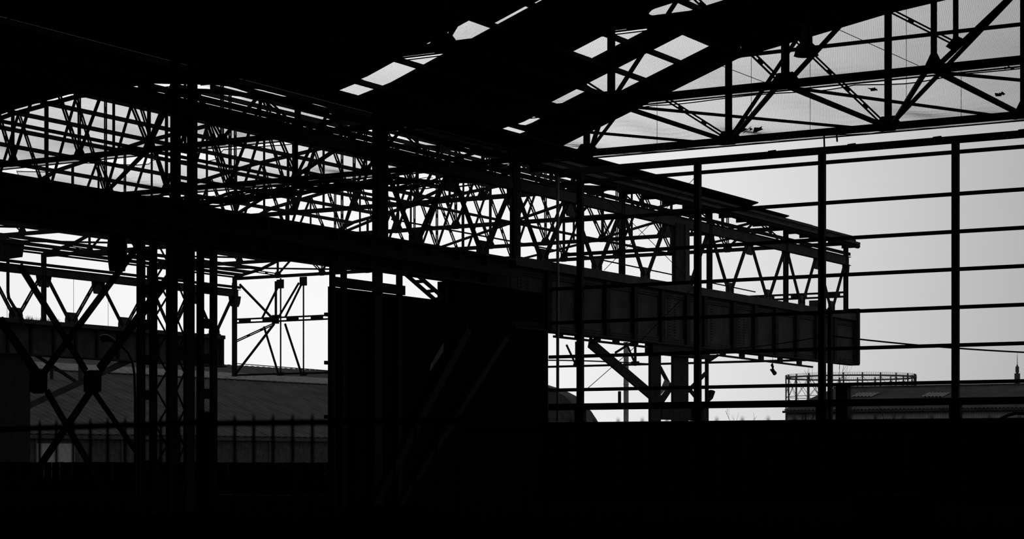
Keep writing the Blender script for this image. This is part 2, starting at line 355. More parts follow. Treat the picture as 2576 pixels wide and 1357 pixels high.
# ------------------------------------------------------------------ safety nets: real cords
def net(x0, x1, y0, y1, label, sag=.32, cell=.05, ycell=.13, r=.0019, scal=0.0, bump=.12, seed=1):
    rnd = random.Random(seed); ph = [rnd.uniform(0, 6) for _ in range(8)]
    L = y1 - y0; slope = cell/ycell; seg = 12
    def zz(x, y):
        s = (y - y0)/L; e = 4*s*(1-s)
        z = CH - .22 - sag*e + bump*e*(math.sin(x*.9+ph[0])*math.sin(s*7+ph[1]) + .6*math.sin(x*2.1+ph[2]+s*3))
        return z
    def yedge(x): return y0 + scal*(abs(math.sin(math.pi*(x - P1)/3.46))**1.0)*(0.55+.45*math.sin(x*.7+ph[3]))
    m = MB(); c = [(math.cos(a), math.sin(a)) for a in (math.pi/2, math.pi*7/6, math.pi*11/6)]
    n = int((x1-x0 + L*slope)/cell)
    vs, fs = m.v, m.f
    for fam in (-1, 1):
        for i in range(n):
            xs = (x0 - L*slope + i*cell) if fam > 0 else (x0 + i*cell)
            prev = None
            for j in range(seg+1):
                s = j/seg; x = xs + fam*L*slope*s
                if x < x0 or x > x1: prev = None; continue
                ye = yedge(x); y = ye + (y1-ye)*s; z = zz(x, y)
                k = len(vs)
                for a, b in c: vs.append((x + r*a*1.0, y, z + r*b))
                if prev is not None:
                    for q in range(3): fs.append((prev+q, prev+(q+1) % 3, k+(q+1) % 3, k+q))
                prev = k
    ob = m.build('safety_net', 'net'); tag(ob, label, 'net')
    # border ropes
    ed = MB().tube([(x0+(x1-x0)*i/60, yedge(x0+(x1-x0)*i/60), zz(x0+(x1-x0)*i/60, yedge(x0+(x1-x0)*i/60))) for i in range(61)], .018, 4)
    ed.tube([(x0+(x1-x0)*i/60, y1, zz(0, y1)) for i in range(61)], .025, 4)
    ed.build('border_rope', 'net', ob)
    return ob
net(P1+.3, -9.5, 56.6, 65.5, 'sagging debris net between the end roof truss and the next', .34, scal=.35, seed=3)
net(P1+.3, -9.5, 46.6, 56.4, 'taut debris net one bay back from the end truss', .26, bump=.04, seed=4)
net(P1+.3, -9.5, 37.0, 46.3, 'debris net two bays back from the end truss', .26, bump=.04, seed=5)
net(-76, P1-.3, 46.3, 56.4, 'debris net in the far hall beside the double column', .26, bump=.04, seed=6, r=.0015)
net(-76, P1-.3, 56.7, 65.5, 'scalloped debris net in the far hall next to the end wall', .3, scal=1.6, bump=.06, seed=8, r=.0015)
# net bundled up along the tie over the end wall
m = MB(); rnd = random.Random(5)
for q in range(46):
    pts = []; a0 = rnd.uniform(0, 6.28); rr = rnd.uniform(.05, .32); xs = rnd.uniform(-62, -48); ln = rnd.uniform(4, 12)
    for i in range(15):
        x = xs + ln*i/14
        if x > P1 - .3: break
        th = a0 + i*.55; pts.append((x, 66.05 + rr*math.cos(th), CH - .42 - .12*math.sin(x*.55) + rr*.9*math.sin(th)))
    if len(pts) > 3: m.tube(pts, rnd.uniform(.012, .05), 4)
tag(m.build('bundled_net', 'net'), 'gathered debris net rolled up along the far hall tie', 'net')
# rubbish lying in the nets
def rubble(px, py, Y, L, Hh, label, seed):
    rnd = random.Random(seed); p = PY(px, py, Y); m = MB()
    for k in range(5):
        x = p.x + (k/4-.5)*L*.8
        pts = [V((x+rnd.uniform(-.3,.3)*L*.5, p.y+rnd.uniform(-.25,.25), p.z+rnd.uniform(-.5,.5)*Hh)) for _ in range(5)]
        m.poly([pts[0]+V((L*.2,0,0)), pts[1]+V((L*.05,.1,Hh*.5)), pts[2]+V((-L*.2,.05,Hh*.2)), pts[3]+V((-L*.12,0,-Hh*.4))], .08, (.1, 1, .3))
    tag(m.build('debris_scrap', 'clad'), label, 'debris', 'scraps caught in the debris net')
rubble(1890, 325, 64.2, .75, .16, 'dark crumpled scrap of sheeting lying in the net by a truss post', 1)
rubble(2515, 236, 61, .25, .08, 'small dark scrap lying in the sagging end net', 2)
rubble(2195, 224, 60, .18, .05, 'small dark scrap lying in the sagging end net', 3)
rubble(2538, 171, 58, .2, .05, 'small dark scrap lying in the sagging end net', 4)

# ------------------------------------------------------------------ crane girder lines
def lattice(X, ys, label, zb, gs=1.0, skip=(), ext=.3, v0=0):
    t = thing('lattice_girder', (X, (ys[0]+ys[-1])/2, zb+H), label, 'lattice girder')
    P = lambda y, z: V((X, y, z + H))
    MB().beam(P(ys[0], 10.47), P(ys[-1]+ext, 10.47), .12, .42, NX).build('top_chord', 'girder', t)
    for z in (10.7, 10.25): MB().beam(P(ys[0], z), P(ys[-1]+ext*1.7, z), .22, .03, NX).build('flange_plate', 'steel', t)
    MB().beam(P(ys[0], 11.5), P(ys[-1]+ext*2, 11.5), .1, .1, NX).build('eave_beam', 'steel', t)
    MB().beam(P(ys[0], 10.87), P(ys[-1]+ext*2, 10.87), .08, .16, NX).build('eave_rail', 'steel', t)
    for a, b in list(zip(ys[:-1], ys[1:]))[v0:]:
        d = (b-a)/4
        for i, (u, v) in enumerate(((0,1),(2,1),(2,3),(4,3))):
            sg_ = 1 if v > u else -1
            MB().dbl(P(a+d*u+.16*sg_, 10.3), P(a+d*v-.14*sg_, zb+.1), .05, .095, .045, NX, .8).build('diagonal', 'steel', t)
        for u in (1, 3):
            c = a+d*u; g_ = gs; MB().poly([P(c-.42*g_,zb), P(c-.42*g_,zb+.22), P(c-.33*g_,zb+.5*g_), P(c+.33*g_,zb+.5*g_), P(c+.42*g_,zb+.22), P(c+.42*g_,zb)], .05, NX).build('gusset_plate', 'girder', t)
        c = a+d*2; MB().poly([P(c-.45*gs,10.3), P(c-.42*gs,9.9), P(c-.3*gs,10.3-.62*gs), P(c+.3*gs,10.3-.62*gs), P(c+.42*gs,9.9), P(c+.45*gs,10.3)], .05, NX).build('gusset_plate', 'girder', t)
    for y in ys[1:]:
        if y not in skip: MB().ibeam(P(y, zb), P(y, 11.5), .2, .2, NX, .04).build('post', 'steel', t)
        MB().poly([P(y-.5*gs,10.3), P(y-.42*gs,9.85), P(y-.3*gs,9.6), P(y+.3*gs,9.6), P(y+.42*gs,9.85), P(y+.5*gs,10.3)], .05, NX).build('gusset_plate', 'girder', t)
    return t
l1 = lattice(P1, K[:4], 'dark lattice girder over the crane girder inside the roofed hall', 7.57, skip=K[1:3], ext=0, v0=2)
l2 = lattice(P1, K[3:], 'lattice girder on the riveted crane girder outside the end wall', 7.67)
l3 = lattice(P2, [64.6] + K[4:], 'distant lattice girder across the far hall', 7.67, 1.25)
# heavy columns above the near girder
def cbox(X, wx, a, b, z0, z1):                                          # box whose silhouette runs from column a to column b of the photo
    return MB().box((X-wx, PX(a, 900, X-wx).y, z0), (X+wx, max(PX(b, 900, X+wx).y, PX(a, 900, X-wx).y+.04), z1))
for a, b in ((428,455), (470,497)): cbox(P1, .07, a, b, 7.5+H, 12.3+H).build('column_leg', 'steel', l1)
for z in (8.0, 9.1, 10.1, 11.2): cbox(P1, .04, 450, 474, z+H, z+.22+H).build('batten', 'steel', l1)
cbox(P1, .12, 936, 977, 7.5+H, 11.9+H).build('column_leg', 'steel', l1)
cbox(P1, .08, 1284, 1310, 7.5+H, 11.6+H).build('column_leg', 'steel', l1)
cbox(P1, .1, 1690, 1722, 7.5+H, 10.4+H).build('column_leg', 'steel', l2)
cbox(P1+.1, .05, 1720, 1735, 7.5+H, 10.4+H).build('column_flange', 'girder', l2)
# near crane girder (dark, shallow)
cg = thing('crane_girder', (P1, 50, 6.4+H), 'long dark crane girder crossing the hall from column to column', 'crane girder')
MB().box((P1-.05, 30, 6.45+H), (P1+.05, 65.25, 7.5+H)).build('web_plate', 'steel', cg)
for z in (6.42, 7.52): MB().box((P1-.3, 30, z-.04+H), (P1+.3, 65.25, z+.04+H)).build('flange', 'steel', cg)
for y in [31+1.9*i for i in range(18)]: MB().box((P1+.05, y-.06, 6.46+H), (P1+.25, y+.06, 7.48+H)).build('stiffener', 'steel', cg)
MB().beam((P1+.45, 30, 6.95+H), (P1+.45, 65.25, 6.95+H), .06, .28, NX).build('conductor_rail', 'steel', cg)
for px, py in ((103,563), (632,637)):
    p = PX(px, py, P1+.35); b = MB().box((p.x-.05, p.y-.1, p.z-.1), (p.x+.05, p.y+.08, p.z+.6)); b.box((p.x-.05, p.y-.1, p.z-.12), (p.x+.05, p.y+1.5, p.z-.04)); b.build('hanger_bracket', 'steel', cg)
# outer crane girder (deep, riveted)
rg = thing('crane_girder', (P1, 83, 4.9+H), 'deep riveted plate girder with stiffeners projecting beyond the end wall', 'crane girder')
Y0, Y1 = 65.3, 101.6
MB().box((P1-.06, Y0, 4.95+H), (P1+.06, Y1, 7.35+H)).build('web_plate', 'girder', rg)
MB().box((P1-.3, Y0, 4.9+H), (P1+.28, Y1+.25, 4.97+H)).build('bottom_flange', 'steel', rg)
MB().box((P1-.4, Y0, 7.3+H), (P1+.3, Y1, 7.42+H)).build('top_flange', 'girder', rg)
MB().box((P1-.35, Y0, 7.42+H), (P1+.28, Y1-.3, 7.66+H)).build('walkway_slab', 'girder', rg)
for z0, z1 in ((4.97,5.22), (7.0,7.3)): MB().box((P1+.06, Y0, z0+H), (P1+.12, Y1, z1+H)).build('flange_angle', 'girder', rg)
sx = [1378, 1455, 1525, 1595, 1664, 1727, 1771, 1844, 1898, 1950, 2003, 2053, 2098]
for px in sx:
    y = PX(px, 800, P1+.15).y
    MB().box((P1+.07, y-.17, 4.99+H), (P1+.26, y+.17, 7.28+H)).build('stiffener', 'stiff', rg)
MB().box((P1-.4, Y1-.25, 4.95+H), (P1+.4, Y1, 7.95+H)).build('end_plate', 'steel', rg)
for px in (1318, 1692, 1784, 1866):
    y = PX(px, 800, P1+.1).y; MB().box((P1+.06, y-.42, 5.24+H), (P1+.085, y+.42, 6.98+H)).build('splice_plate', 'girder', rg)
riv = MB()
def rivet(y, z): riv.lathe((P1+.115, y, z), [(0,0)], 1) if 0 else riv.add([(P1+.15,y,z),(P1+.12,y-.03,z-.03),(P1+.12,y+.03,z-.03),(P1+.12,y+.03,z+.03),(P1+.12,y-.03,z+.03)], [(0,1,2),(0,2,3),(0,3,4),(0,4,1)])
y = Y0+.1
while y < Y1-.3:
    for z in (5.05, 5.15, 7.07, 7.22): rivet(y + (.06 if z in (5.15, 7.22) else 0), z+H)
    y += .14
for px in (1318, 1692, 1784, 1866):
    y = PX(px, 800, P1+.1).y
    for dy in (-.33, -.2, .2, .33):
        for q in range(13): riv.add([(P1+.115,y+dy,5.35+H+q*.13),(P1+.086,y+dy-.03,5.32+H+q*.13),(P1+.086,y+dy+.03,5.32+H+q*.13),(P1+.086,y+dy+.03,5.38+H+q*.13),(P1+.086,y+dy-.03,5.38+H+q*.13)], [(0,1,2),(0,2,3),(0,3,4),(0,4,1)])
rv = riv.build('rivets', 'stiff', rg); rv['kind'] = 'stuff'
for (a, b) in (((1393,847),(1630,874)), ((1804,894),(2044,924))):
    hr = MB().beam(PX(a[0],a[1],P1+.1), PX(b[0],b[1],P1+.1), .08, .09, NX).build('hanging_rail', 'steel', rg)
    for i in range(5):
        u = (i+.3)/5; q = PX(a[0]+(b[0]-a[0])*u, a[1]+(b[1]-a[1])*u, P1+.1); MB().box((q.x-.06, q.y-.22, q.z), (q.x+.06, q.y+.22, 4.9+H)).build('rail_hanger', 'steel', hr)
MB().box((P1-.3, PX(2060,770,P1).y-.6, 7.66+H), (P1+.3, PX(2060,770,P1).y+.2, 8.05+H)).build('buffer_block', 'girder', rg)
# far crane girder
fg = thing('crane_girder', (P2, 83, 5.7+H), 'distant riveted crane girder on the far side of the hall', 'crane girder')
MB().box((P2-.06, 64.6, 5.7+H), (P2+.06, 99.1, 7.5+H)).build('web_plate', 'girder', fg)
MB().box((P2-.35, 64.6, 5.65+H), (P2+.35, 99.3, 5.73+H)).build('bottom_flange', 'steel', fg)
MB().box((P2-.4, 64.6, 7.42+H), (P2+.4, 99.1, 7.66+H)).build('top_flange', 'girder', fg)
for i in range(19): MB().box((P2+.06, 66+1.8*i-.08, 5.75+H), (P2+.2, 66+1.8*i+.08, 7.4+H)).build('stiffener', 'stiff', fg)
MB().box((P2-.3, 98.9, 5.7+H), (P2+.3, 99.1, 7.6+H)).build('end_plate', 'steel', fg)
MB().box((P2-.2, 98.0, 7.5+H), (P2+.2, 98.9, 7.75+H)).build('buffer_block', 'steel', fg)

# ------------------------------------------------------------------ support columns under the girders
def bar(t, name, X, px0, px1, z0, z1, w=.05, m='steel'):
    return cbox(X, w, px0, px1, z0, z1).build(name, m, t)
c0 = thing('lattice_stanchion', (P1, 45.9, 0), 'broad six-legged lattice column under the crane girder with battens', 'column')
for a, b in ((343,366), (375,396), (417,447), (461,490), (494,514), (527,547)): bar(c0, 'leg', P1, a, b, 0, 6.37+H, .06)
for k in range(7):
    yb = 646 + 88.5*k
    for a, b in ((366,375), (514,527)):
        z0, z1 = PX(a, yb+14-a*.02, P1).z, PX(a, yb-11-a*.02, P1).z
        if z0 > .2: bar(c0, 'batten', P1, a-2, b+2, z0, z1, .03)
for a, b in ((396,417), (447,461)):
    for k in range(7):
        z0 = .4 + 1.1*k; ya, yb = PX(a-3,900,P1).y, PX(b+3,900,P1).y
        MB().beam((P1+.03, ya, z0), (P1+.03, yb, z0+.55), .02, .06, NX).beam((P1-.03, ya, z0+1.1), (P1-.03, yb, z0+.55), .02, .06, NX).build('lacing_bar', 'steel', c0)
for y0_, y1_ in ((606,700), (868,905)):
    cbox(P1, .05, 417, 490, PX(430,y1_,P1).z, PX(430,y0_,P1).z).build('web_plate', 'steel', c0)
MB().poly([PX(322,588,P1), PX(350,590,P1), PX(350,650,P1)], .06, NX).build('bracket', 'steel', c0)
c1 = thing('lattice_stanchion', (P1, 56, 0), 'three-post column against the corrugated cladding under the girder', 'column')
for a, b in ((828,844), (856,873), (936,963), (996,1013)): bar(c1, 'leg', P1+.3, a, b, 0, 6.37+H, .05)
cbox(P1+.3, .06, 828, 873, PX(850,690,P1).z, 6.37+H).build('cap_plate', 'steel', c1)
for (x0, y0_, x1, y1_) in ((828,722,1020,706),):
    cbox(P1+.4, .05, 830, 1020, PX(900,733,P1).z, PX(900,709,P1).z).build('cross_beam', 'steel', c1)
c2 = thing('support_stanchion', (P1, 64, 0), 'broad plated column under the girder beside the end wall', 'column')
MB().box((P1-.45, PX(1115,800,P1-.2).y, 0), (P1-.1, PX(1180,800,P1-.2).y, 6.37+H)).build('web_plate', 'steel', c2)
cbox(P1-.2, .08, 1340, 1372, 0, 4.88+H).build('flange', 'steel', c2)
for (a, b) in (((1020,690),(1180,830)), ((1047,690),(1195,818))): MB().beam(PX(*a,P1-.2), PX(*b,P1-.2), .08, .13, NX).build('knee_brace', 'steel', c2)
for u in (.14, .32, .46, .7): MB().beam(PX(1020+160*u, 690+140*u, P1-.2), PX(1047+148*u, 690+128*u, P1-.2), .06, .12, NX).build('brace_batten', 'steel', c2)
for a, b, ww, lab in (((1180,830),(985,1195),.32,'wide'), ((1275,850),(1075,1165),.24,'narrow')):
    pb = PX(*b, P1+.5)
    t = MB().beam(PX(*a,P1+.5), pb + (pb-PX(*a,P1+.5))*(pb.z/(PX(*a,P1+.5).z-pb.z)*.99), .06, ww, NX).build('raking_strut', 'steel'); tag(t, lab + ' steel beam leaning on the dark cladding wall', 'beam')
c3 = thing('support_stanchion', (P1, 80.2, 0), 'plated support column outside under the riveted girder with slanting knee brace', 'column')
for a, b in ((1631,1663), (1688,1732), (1773,1783)): bar(c3, 'leg', P1, a, b, 0, 4.89+H, .06)
cbox(P1, .2, 1622, 1786, 4.45+H, 4.89+H).build('cap_plate', 'steel', c3)
MB().poly([PX(1783,893,P1), PX(1812,893,P1), PX(1783,912,P1)], .1, NX).build('bracket', 'steel', c3)
for a, b in (((1660,925),(1692,985)), ((1692,965),(1655,1015)), ((1730,985),(1775,940)), ((1730,975),(1775,1030)), ((1660,1020),(1700,960))):
    MB().beam(PX(*a,P1), PX(*b,P1), .1, .16, NX).build('cross_brace', 'steel', c3)
cbox(P1, .05, 1660, 1780, 1.6+H, 2.35+H).build('tie_plate', 'steel', c3)
MB().beam(PX(1483,862,P1), PX(1645,1000,P1), .1, .44, NX).build('knee_brace', 'steel', c3)
MB().beam(PX(1548,888,P1), PX(1590,862,P1), .06, .08, NX).build('brace_stay', 'steel', c3)
MB().tube([PX(1783,1008,P1+.3), PX(1788,1002,P1+.3), PX(1791,985,P1+.3)], .1, 8, [.07,.1,.16]).build('rain_hopper', 'steel', c3)
c4 = thing('support_stanchion', (P2, 80.3, 0), 'distant plated support column with raking braces on the far girder line', 'column')
bar(c4, 'leg', P2, -60, 76, 0, 5.64+H, .15)
MB().beam(PX(74,1020,P2), PX(335,903,P2), .1, .36, NX).build('knee_brace', 'girder', c4)
MB().beam(PX(88,893,P2), PX(190,960,P2), .12, .16, NX).build('brace_stay', 'steel', c4)
MB().beam(PX(130,897,P2), PX(130,955,P2), .1, .16, NX).build('brace_stay', 'steel', c4)
MB().beam(PX(203,900,P2), PX(203,960,P2), .1, .3, NX).build('brace_stay', 'girder', c4)

# criss-cross bracing in front of the far hall, left of the lattice column
xb = thing('column_bracing', (P1, 42, 0), 'large crossed steel bracing with gusset plates left of the lattice column', 'bracing')
for a, b, ww in (((50,668),(216,934),.2), ((345,622),(112,936),.2), ((0,805),(92,938),.27), ((428,695),(250,930),.29), ((118,985),(275,1255),.2), ((228,985),(45,1255),.22), ((236,985),(345,1140),.16)):
    MB().beam(PX(*a,P1), PX(*b,P1), .05, ww*.95, NX).build('diagonal', 'steel', xb)
for x in (97, 233): MB().poly([PX(x-20,937,P1), PX(x-8,932,P1), PX(x+12,932,P1), PX(x+20,938,P1), PX(x+19,985,P1), PX(x+8,991,P1), PX(x-10,991,P1), PX(x-20,985,P1)], .08, NX).build('gusset_plate', 'steel', xb)

# ------------------------------------------------------------------ end frame of the far hall
en = thing('end_bracing_frame', (-59, 100.5, 5.2+H), 'open wind bracing frame across the far end of the stripped hall', 'bracing frame')
Q = lambda px, py: PY(px, py, 100.5)
YE = 100.5
MB().beam(Q(590,712), Q(590,948), .25, .24, NY).build('post', 'steel', en)
MB().beam((-80.4, YE, 5.2+H), (P1-.4, YE, 5.2+H), .1, .12, NY).build('bottom_rail', 'steel', en)
for z in (8.55, 8.78): MB().beam((-80.4, YE, z+H), (P1-.1, YE, z+H), .12, .1, NY).build('middle_rail', 'steel', en)
for k in range(22): x = -80+1.9*k; MB().box((x, YE-.05, 8.55+H), (x+.9, YE+.05, 8.78+H)).build('rail_batten', 'steel', en)
for px in (706, 763.5, 1450, 1598): MB().beam(Q(px,700 if px < 900 else 860), Q(px,942 if px < 900 else 921), .07, .07 if px < 900 else .14, NY).build('hanger', 'steel', en)
for px, py in ((706,942), (763,942), (1452,920), (1598,915)): p = Q(px, py); MB().box((p.x-.22, YE-.08, p.z-.1), (p.x+.22, YE+.08, p.z+.12)).build('foot_plate', 'steel', en)
MB().dbl(Q(694,708), Q(694,800), .08, .05, .04, NY).build('hanger', 'steel', en)
for a, b, ww in (((603,716),(690,806),.14), ((590,945),(690,815),.14), ((703,715),(660,800),.12), ((664,822),(700,940),.12), ((752,712),(700,800),.11), ((760,712),(717,800),.11), ((717,815),(758,940),.12), ((1425,868),(1447,915),.1), ((1575,862),(1596,912),.1)):
    MB().beam(Q(*a), Q(*b), .08, ww, NY).build('diagonal', 'steel', en)
MB().dbl(Q(592,860), Q(690,815), .1, .05, .05, NY).build('diagonal', 'steel', en)
for px, py in ((693,804), (705,715), (763,708)): p = Q(px,py); MB().box((p.x-.25, YE-.06, p.z-.28), (p.x+.25, YE+.06, p.z+.28)).build('gusset_plate', 'steel', en)

# strip of old roof left along the girder line outside the end wall
rs = thing('roof_remnant', (P1+.4, 84, 11.6+H), 'narrow strip of old roofing and gutter along the lattice girder top', 'roof strip')
def strip(o1, ya, yb, z=0): MB().poly([(P1-.3, ya, 11.75+H+z), (P1-.3, yb, 11.75+H+z), (P1+o1, yb, 11.75+H+.3*o1+.07+z), (P1+o1, ya, 11.75+H+.3*o1+.07+z)], .05, NZ).build('roof_sheet', 'clad', rs)
strip(.8, 66, 87.1); strip(.4, 87.1, 91.8); strip(.12, 91.8, 95.6); strip(.05, 95.6, 101)
for o, z, w_ in ((.55,11.66,.1), (.2,11.6,.12), (.75,11.35,.08)): MB().beam((P1+o, 66, z+H), (P1+o, 101.3 if o < .5 else 100.6, z+H), w_, .12, NX).build('batten', 'girder', rs)
MB().tube([(P1+.55, 66, 11.25+H), (P1+.55, 100.9, 11.25+H)], .13, 8).build('gutter', 'steel', rs)
for i in range(18): MB().box((P1-.1, 67+1.95*i, 11.1+H), (P1+.7, 67.06+1.95*i, 11.5+H)).build('gutter_bracket', 'steel', rs)

# ------------------------------------------------------------------ lamps, pipes, hangings
def bell(p, r, hgt, label):
    t = thing('high_bay_lamp', p, label, 'lamp')
    MB().lathe(p, [(r,0), (r*.96,.02), (r*.8,hgt*.28), (r*.52,hgt*.38), (r*.5,hgt*.62), (r*.42,hgt*.66), (r*.4,hgt), (.01,hgt)], 24).build('hood', 'hood', t, smooth=True)
    hd = t.children[0]
    MB().lathe(p, [(r*.9,.03), (r*.5,-.04), (.01,-.06)], 24).build('lens', 'hood', hd)
    MB().tube([V(p)+V((0,0,hgt)), V(p)+V((0,0,hgt+.9))], .03, 6).build('stem', 'hood', t)
    return t
bell(PY(2028,140,61.0), .41, 1.05, 'bell-shaped industrial lamp hanging from the roof purlins above the net')
p = PX(295, 682, P1-.4)
t = thing('hanging_drum', p, 'dark barrel-shaped hood hanging under the crane girder', 'lamp hood')
MB().lathe(p, [(.23,0), (.26,.22), (.285,.5), (.29,.7), (.27,.95), (.25,1.07), (.01,1.1)], 20).build('hood', 'hood', t, smooth=True)
MB().beam(p+V((0,0,1.05)), V((p.x,p.y,6.37+H)), .3, .3, NX).build('hanger', 'steel', t)
t = thing('rain_pipe', PX(58,815,P2+.5), 'bent rainwater pipe with hopper head on the far girder line', 'pipe')
MB().tube([PX(x,y,P2+.5) for x, y in ((20,640),(20,735),(22,750),(35,772),(50,790),(57,805),(58,822))], .09, 8).build('pipe', 'steel', t)
MB().poly([PX(-4,596,P2+.5), PX(14,600,P2+.5), PX(48,606,P2+.5), PX(50,614,P2+.5), PX(45,648,P2+.5), PX(-4,655,P2+.5)], .7, NX).build('hopper_head', 'steel', t)
MB().poly([PX(14,600,P2+.86), PX(30,604,P2+.86), PX(24,608,P2+.86)], .02, NX).build('torn_edge', 'paper', t)
# street lamp
D = 78
t = thing('street_lamp', PZ(340,1160,0) if 0 else V((PD(340,1000,D).x, PD(340,1000,D).y, 0)), 'curved street lamp with glossy hood behind the crossed bracing', 'street lamp')
b = V((PD(340,1000,D).x, PD(340,1000,D).y, 0))
MB().tube([b, PD(340,1000,D), PD(338,940,D), PD(333,910,D), PD(322,888,D), PD(308,873,D), PD(292,860,D)], .05, 8).build('post', 'hood', t)
a, c = PD(250,849,D), PD(293,861,D); mid = a.lerp(c,.5)
MB().tube([a, a.lerp(c,.12)+V((0,0,.02)), a.lerp(c,.4)+V((0,0,.06)), a.lerp(c,.75)+V((0,0,.03)), c], .1, 12, [.03,.1,.14,.1,.04]).build('hood', 'lamp', t, smooth=True)
MB().tube([a.lerp(c,.03)-V((0,0,.08)), a.lerp(c,.2)-V((0,0,.1)), a.lerp(c,.5)-V((0,0,.05))], .05, 8, [.02,.07,.03]).build('glass_bowl', 'glass', t, smooth=True)
# hook block on its wire
t = thing('hook_block', PX(1945,938,P1+.3), 'small pulley block hanging on a wire under the riveted girder', 'pulley block')
q = lambda x, y: PX(x, y, P1+.3)
MB().tube([V((q(1944,900).x, q(1944,900).y, 4.9+H)), q(1944,918)], .012, 5).build('wire', 'cable', t)
MB().tube([q(1943,915), q(1942,919), q(1944,924), q(1945,927)], .06, 8, [.03,.075,.06,.03]).build('swivel', 'steel', t)
MB().tube([q(1944,925), q(1942,930), q(1945,935), q(1949,940)], .1, 10, [.05,.11,.09,.11]).build('block', 'steel', t)
# cables
def cable(pts, r, label, grp=None, sag=0):
    out = []
    for a, b in zip(pts[:-1], pts[1:]):
        for i in range(12): u = i/12; out.append(a.lerp(b, u) - V((0,0,sag*4*u*(1-u))))
    out.append(pts[-1]); tag(MB().tube(out, r, 5).build('cable', 'cable'), label, 'cable', grp)
cable([PY(1700,885,68.24), PY(2058,849,68.24)], .02, 'taut cable rising across the riveted girder to a frame post', sag=.12)
cable([PY(2093,846,68.9), PY(2700,892,68.9)], .03, 'cable running off from the frame post past the gas holder', sag=.1)
cable([PY(1470,985,68.24), PY(1590,880,68.24), PY(1755,712,68.24)], .014, 'thin slanting wire rope in front of the knee brace')
cable([PX(985,552,P1-.13), PX(1300,610,P1-.13), PX(1900,735,P1-.13)], .03, 'long cable strung along the posts of the lattice girder')
cable([PY(1376,907,100.58), PY(1640,917,100.58)], .04, 'slack cable under the riveted girder', sag=-.05)
cable([PY(590,915,100.58), PY(835,934,100.58)], .03, 'cable behind the end bracing frame over the warehouse roof')
for px in (185, 272, 18): cable([V((P2, PX(px,700,P2).y, 10.3+H)), V((P2, PX(px,700,P2).y, 7.6+H))], .012, 'thin hanging wire in the distant lattice girder', 'wires in the distant lattice girder')
for a, b in (((1500,480),(1590,560)), ((1590,560),(1720,690)), ((1745,450),(1680,520)), ((1680,520),(1520,680))):
    cable([PY(*a,68.235), PY(*b,68.235)], .012, 'thin crossing wire between the frame posts', 'crossing wires between frame posts')
for x, y0_, y1_ in ((2073,341,374), (2105,340,357)):
    tag(MB().poly([PY(x-2,y0_,65.6), PY(x+2,y0_,65.6), PY(x+3,y1_,65.6), PY(x-1,y1_,65.6)], .02, NY).build('hanging_strip', 'clad'), 'ragged strip dangling from the end truss tie', 'strip', 'ragged strips on the end truss')
# black hose over the wall top
tag(MB().tube([PY(x,y,67.7) for x, y in ((2480,1064),(2510,1058),(2535,1046),(2555,1040),(2576,1041),(2600,1052))], .06, 8).build('hose', 'cable'), 'black hose looped over the low brick wall', 'hose')
for k, (a, b, c) in enumerate((((1703,1092),(1740,1082),(1800,1098)), ((1800,1098),(1900,1122),(2056,1078)), ((2056,1078),(2200,1120),(2362,1097)), ((2362,1097),(2395,1078),(2450,1090)))):
    pts = [PY(a[0]*(1-u)**2+2*b[0]*u*(1-u)+c[0]*u*u, a[1]*(1-u)**2+2*b[1]*u*(1-u)+c[1]*u*u, 67.865) for u in [i/10 for i in range(11)]]
    tag(MB().tube(pts, .015, 5).build('cable', 'girder'), 'loop of cable drooping against the low brick wall', 'cable', 'cable loops on the brick wall')

# ------------------------------------------------------------------ low slatted fence closing the far hall
lf = thing('slatted_fence', (-55, 67.6, 0), 'low dark slatted fence of upright planks across the far hall end', 'fence')
x = -70.0; pm = MB().box((-.11,-.015,.08),(.11,.015,1.42)); first = None
while x < P1-.3:
    if first is None: first = pm.build('plank', 'wood', loc=(0,0,0)); first.parent = lf; first.location = (x+55, 0, 0)
    else: o = first.copy(); S.collection.objects.link(o); o.parent = lf; o.location = (x+55, random.uniform(-.01,.01), random.uniform(-.012,.012))
    x += .2455
for z in (.35, 1.1): MB().box((-70, 67.62, z-.05), (P1-.2, 67.68, z+.05)).build('rail', 'wood', lf)
a = PY(600,1200,67.3); b = PY(745,1200,67.3)
tag(MB().box((a.x,67.1,.0),(b.x,67.5,1.22)).box((a.x+.1,67.0,1.22),(b.x-.1,67.5,1.28)).build('crate', 'wood'), 'large dark crate standing against the low slatted fence', 'crate')
tag(MB().poly([(a.x-1,66.9,.03),(b.x,66.9,.03),(b.x+.2,66.2,.03),(a.x-.6,66.3,.03)], .04, NZ).build('loose_sheet', 'pole'), 'pale loose sheet lying on the floor before the crate', 'sheet')

# ------------------------------------------------------------------ garden fence close to the camera
YF = 9.87
pf = thing('picket_fence', (-6, YF, 0), 'dark steel picket fence standing nearest, out of focus', 'fence')
gx = PY(533,1100,YF).x
def railz(x): return H + (.17 + .045*(x+10.6)/(gx+10.6) if x < gx else (.207 if x < -6.2 else .158))
pk = MB().tube([(0,0,-1.75), (0,0,.02), (0,0,.055)], .011, 6, [.011,.011,.003]); first = None
for i in range(54):
    x = -9.56 + .1515*i
    if abs(x - gx) < .05: continue
    if first is None: first = pk.build('picket', 'fence', loc=(0,0,0)); first.parent = pf
    else: first = first.copy(); S.collection.objects.link(first); first.parent = pf
    first.location = (x+6, 0, railz(x)); first['_o'] = (0,0,0)
for a, b in ((-10.6, gx), (gx+.001, -6.21), (-6.19, -1.2)):
    MB().beam((a, YF+.022, railz(a)), (b-.002, YF+.022, railz(b-.002)), .022, .04, NY).build('rail', 'fence', pf)
    MB().beam((a, YF+.022, .25), (b, YF+.022, .25), .022, .04, NY).build('rail', 'fence', pf)
p = PY(533, 1100, YF)
gp = thing('gate_post', (p.x, YF-.05, 0), 'square dark gate post in the near picket fence', 'post')
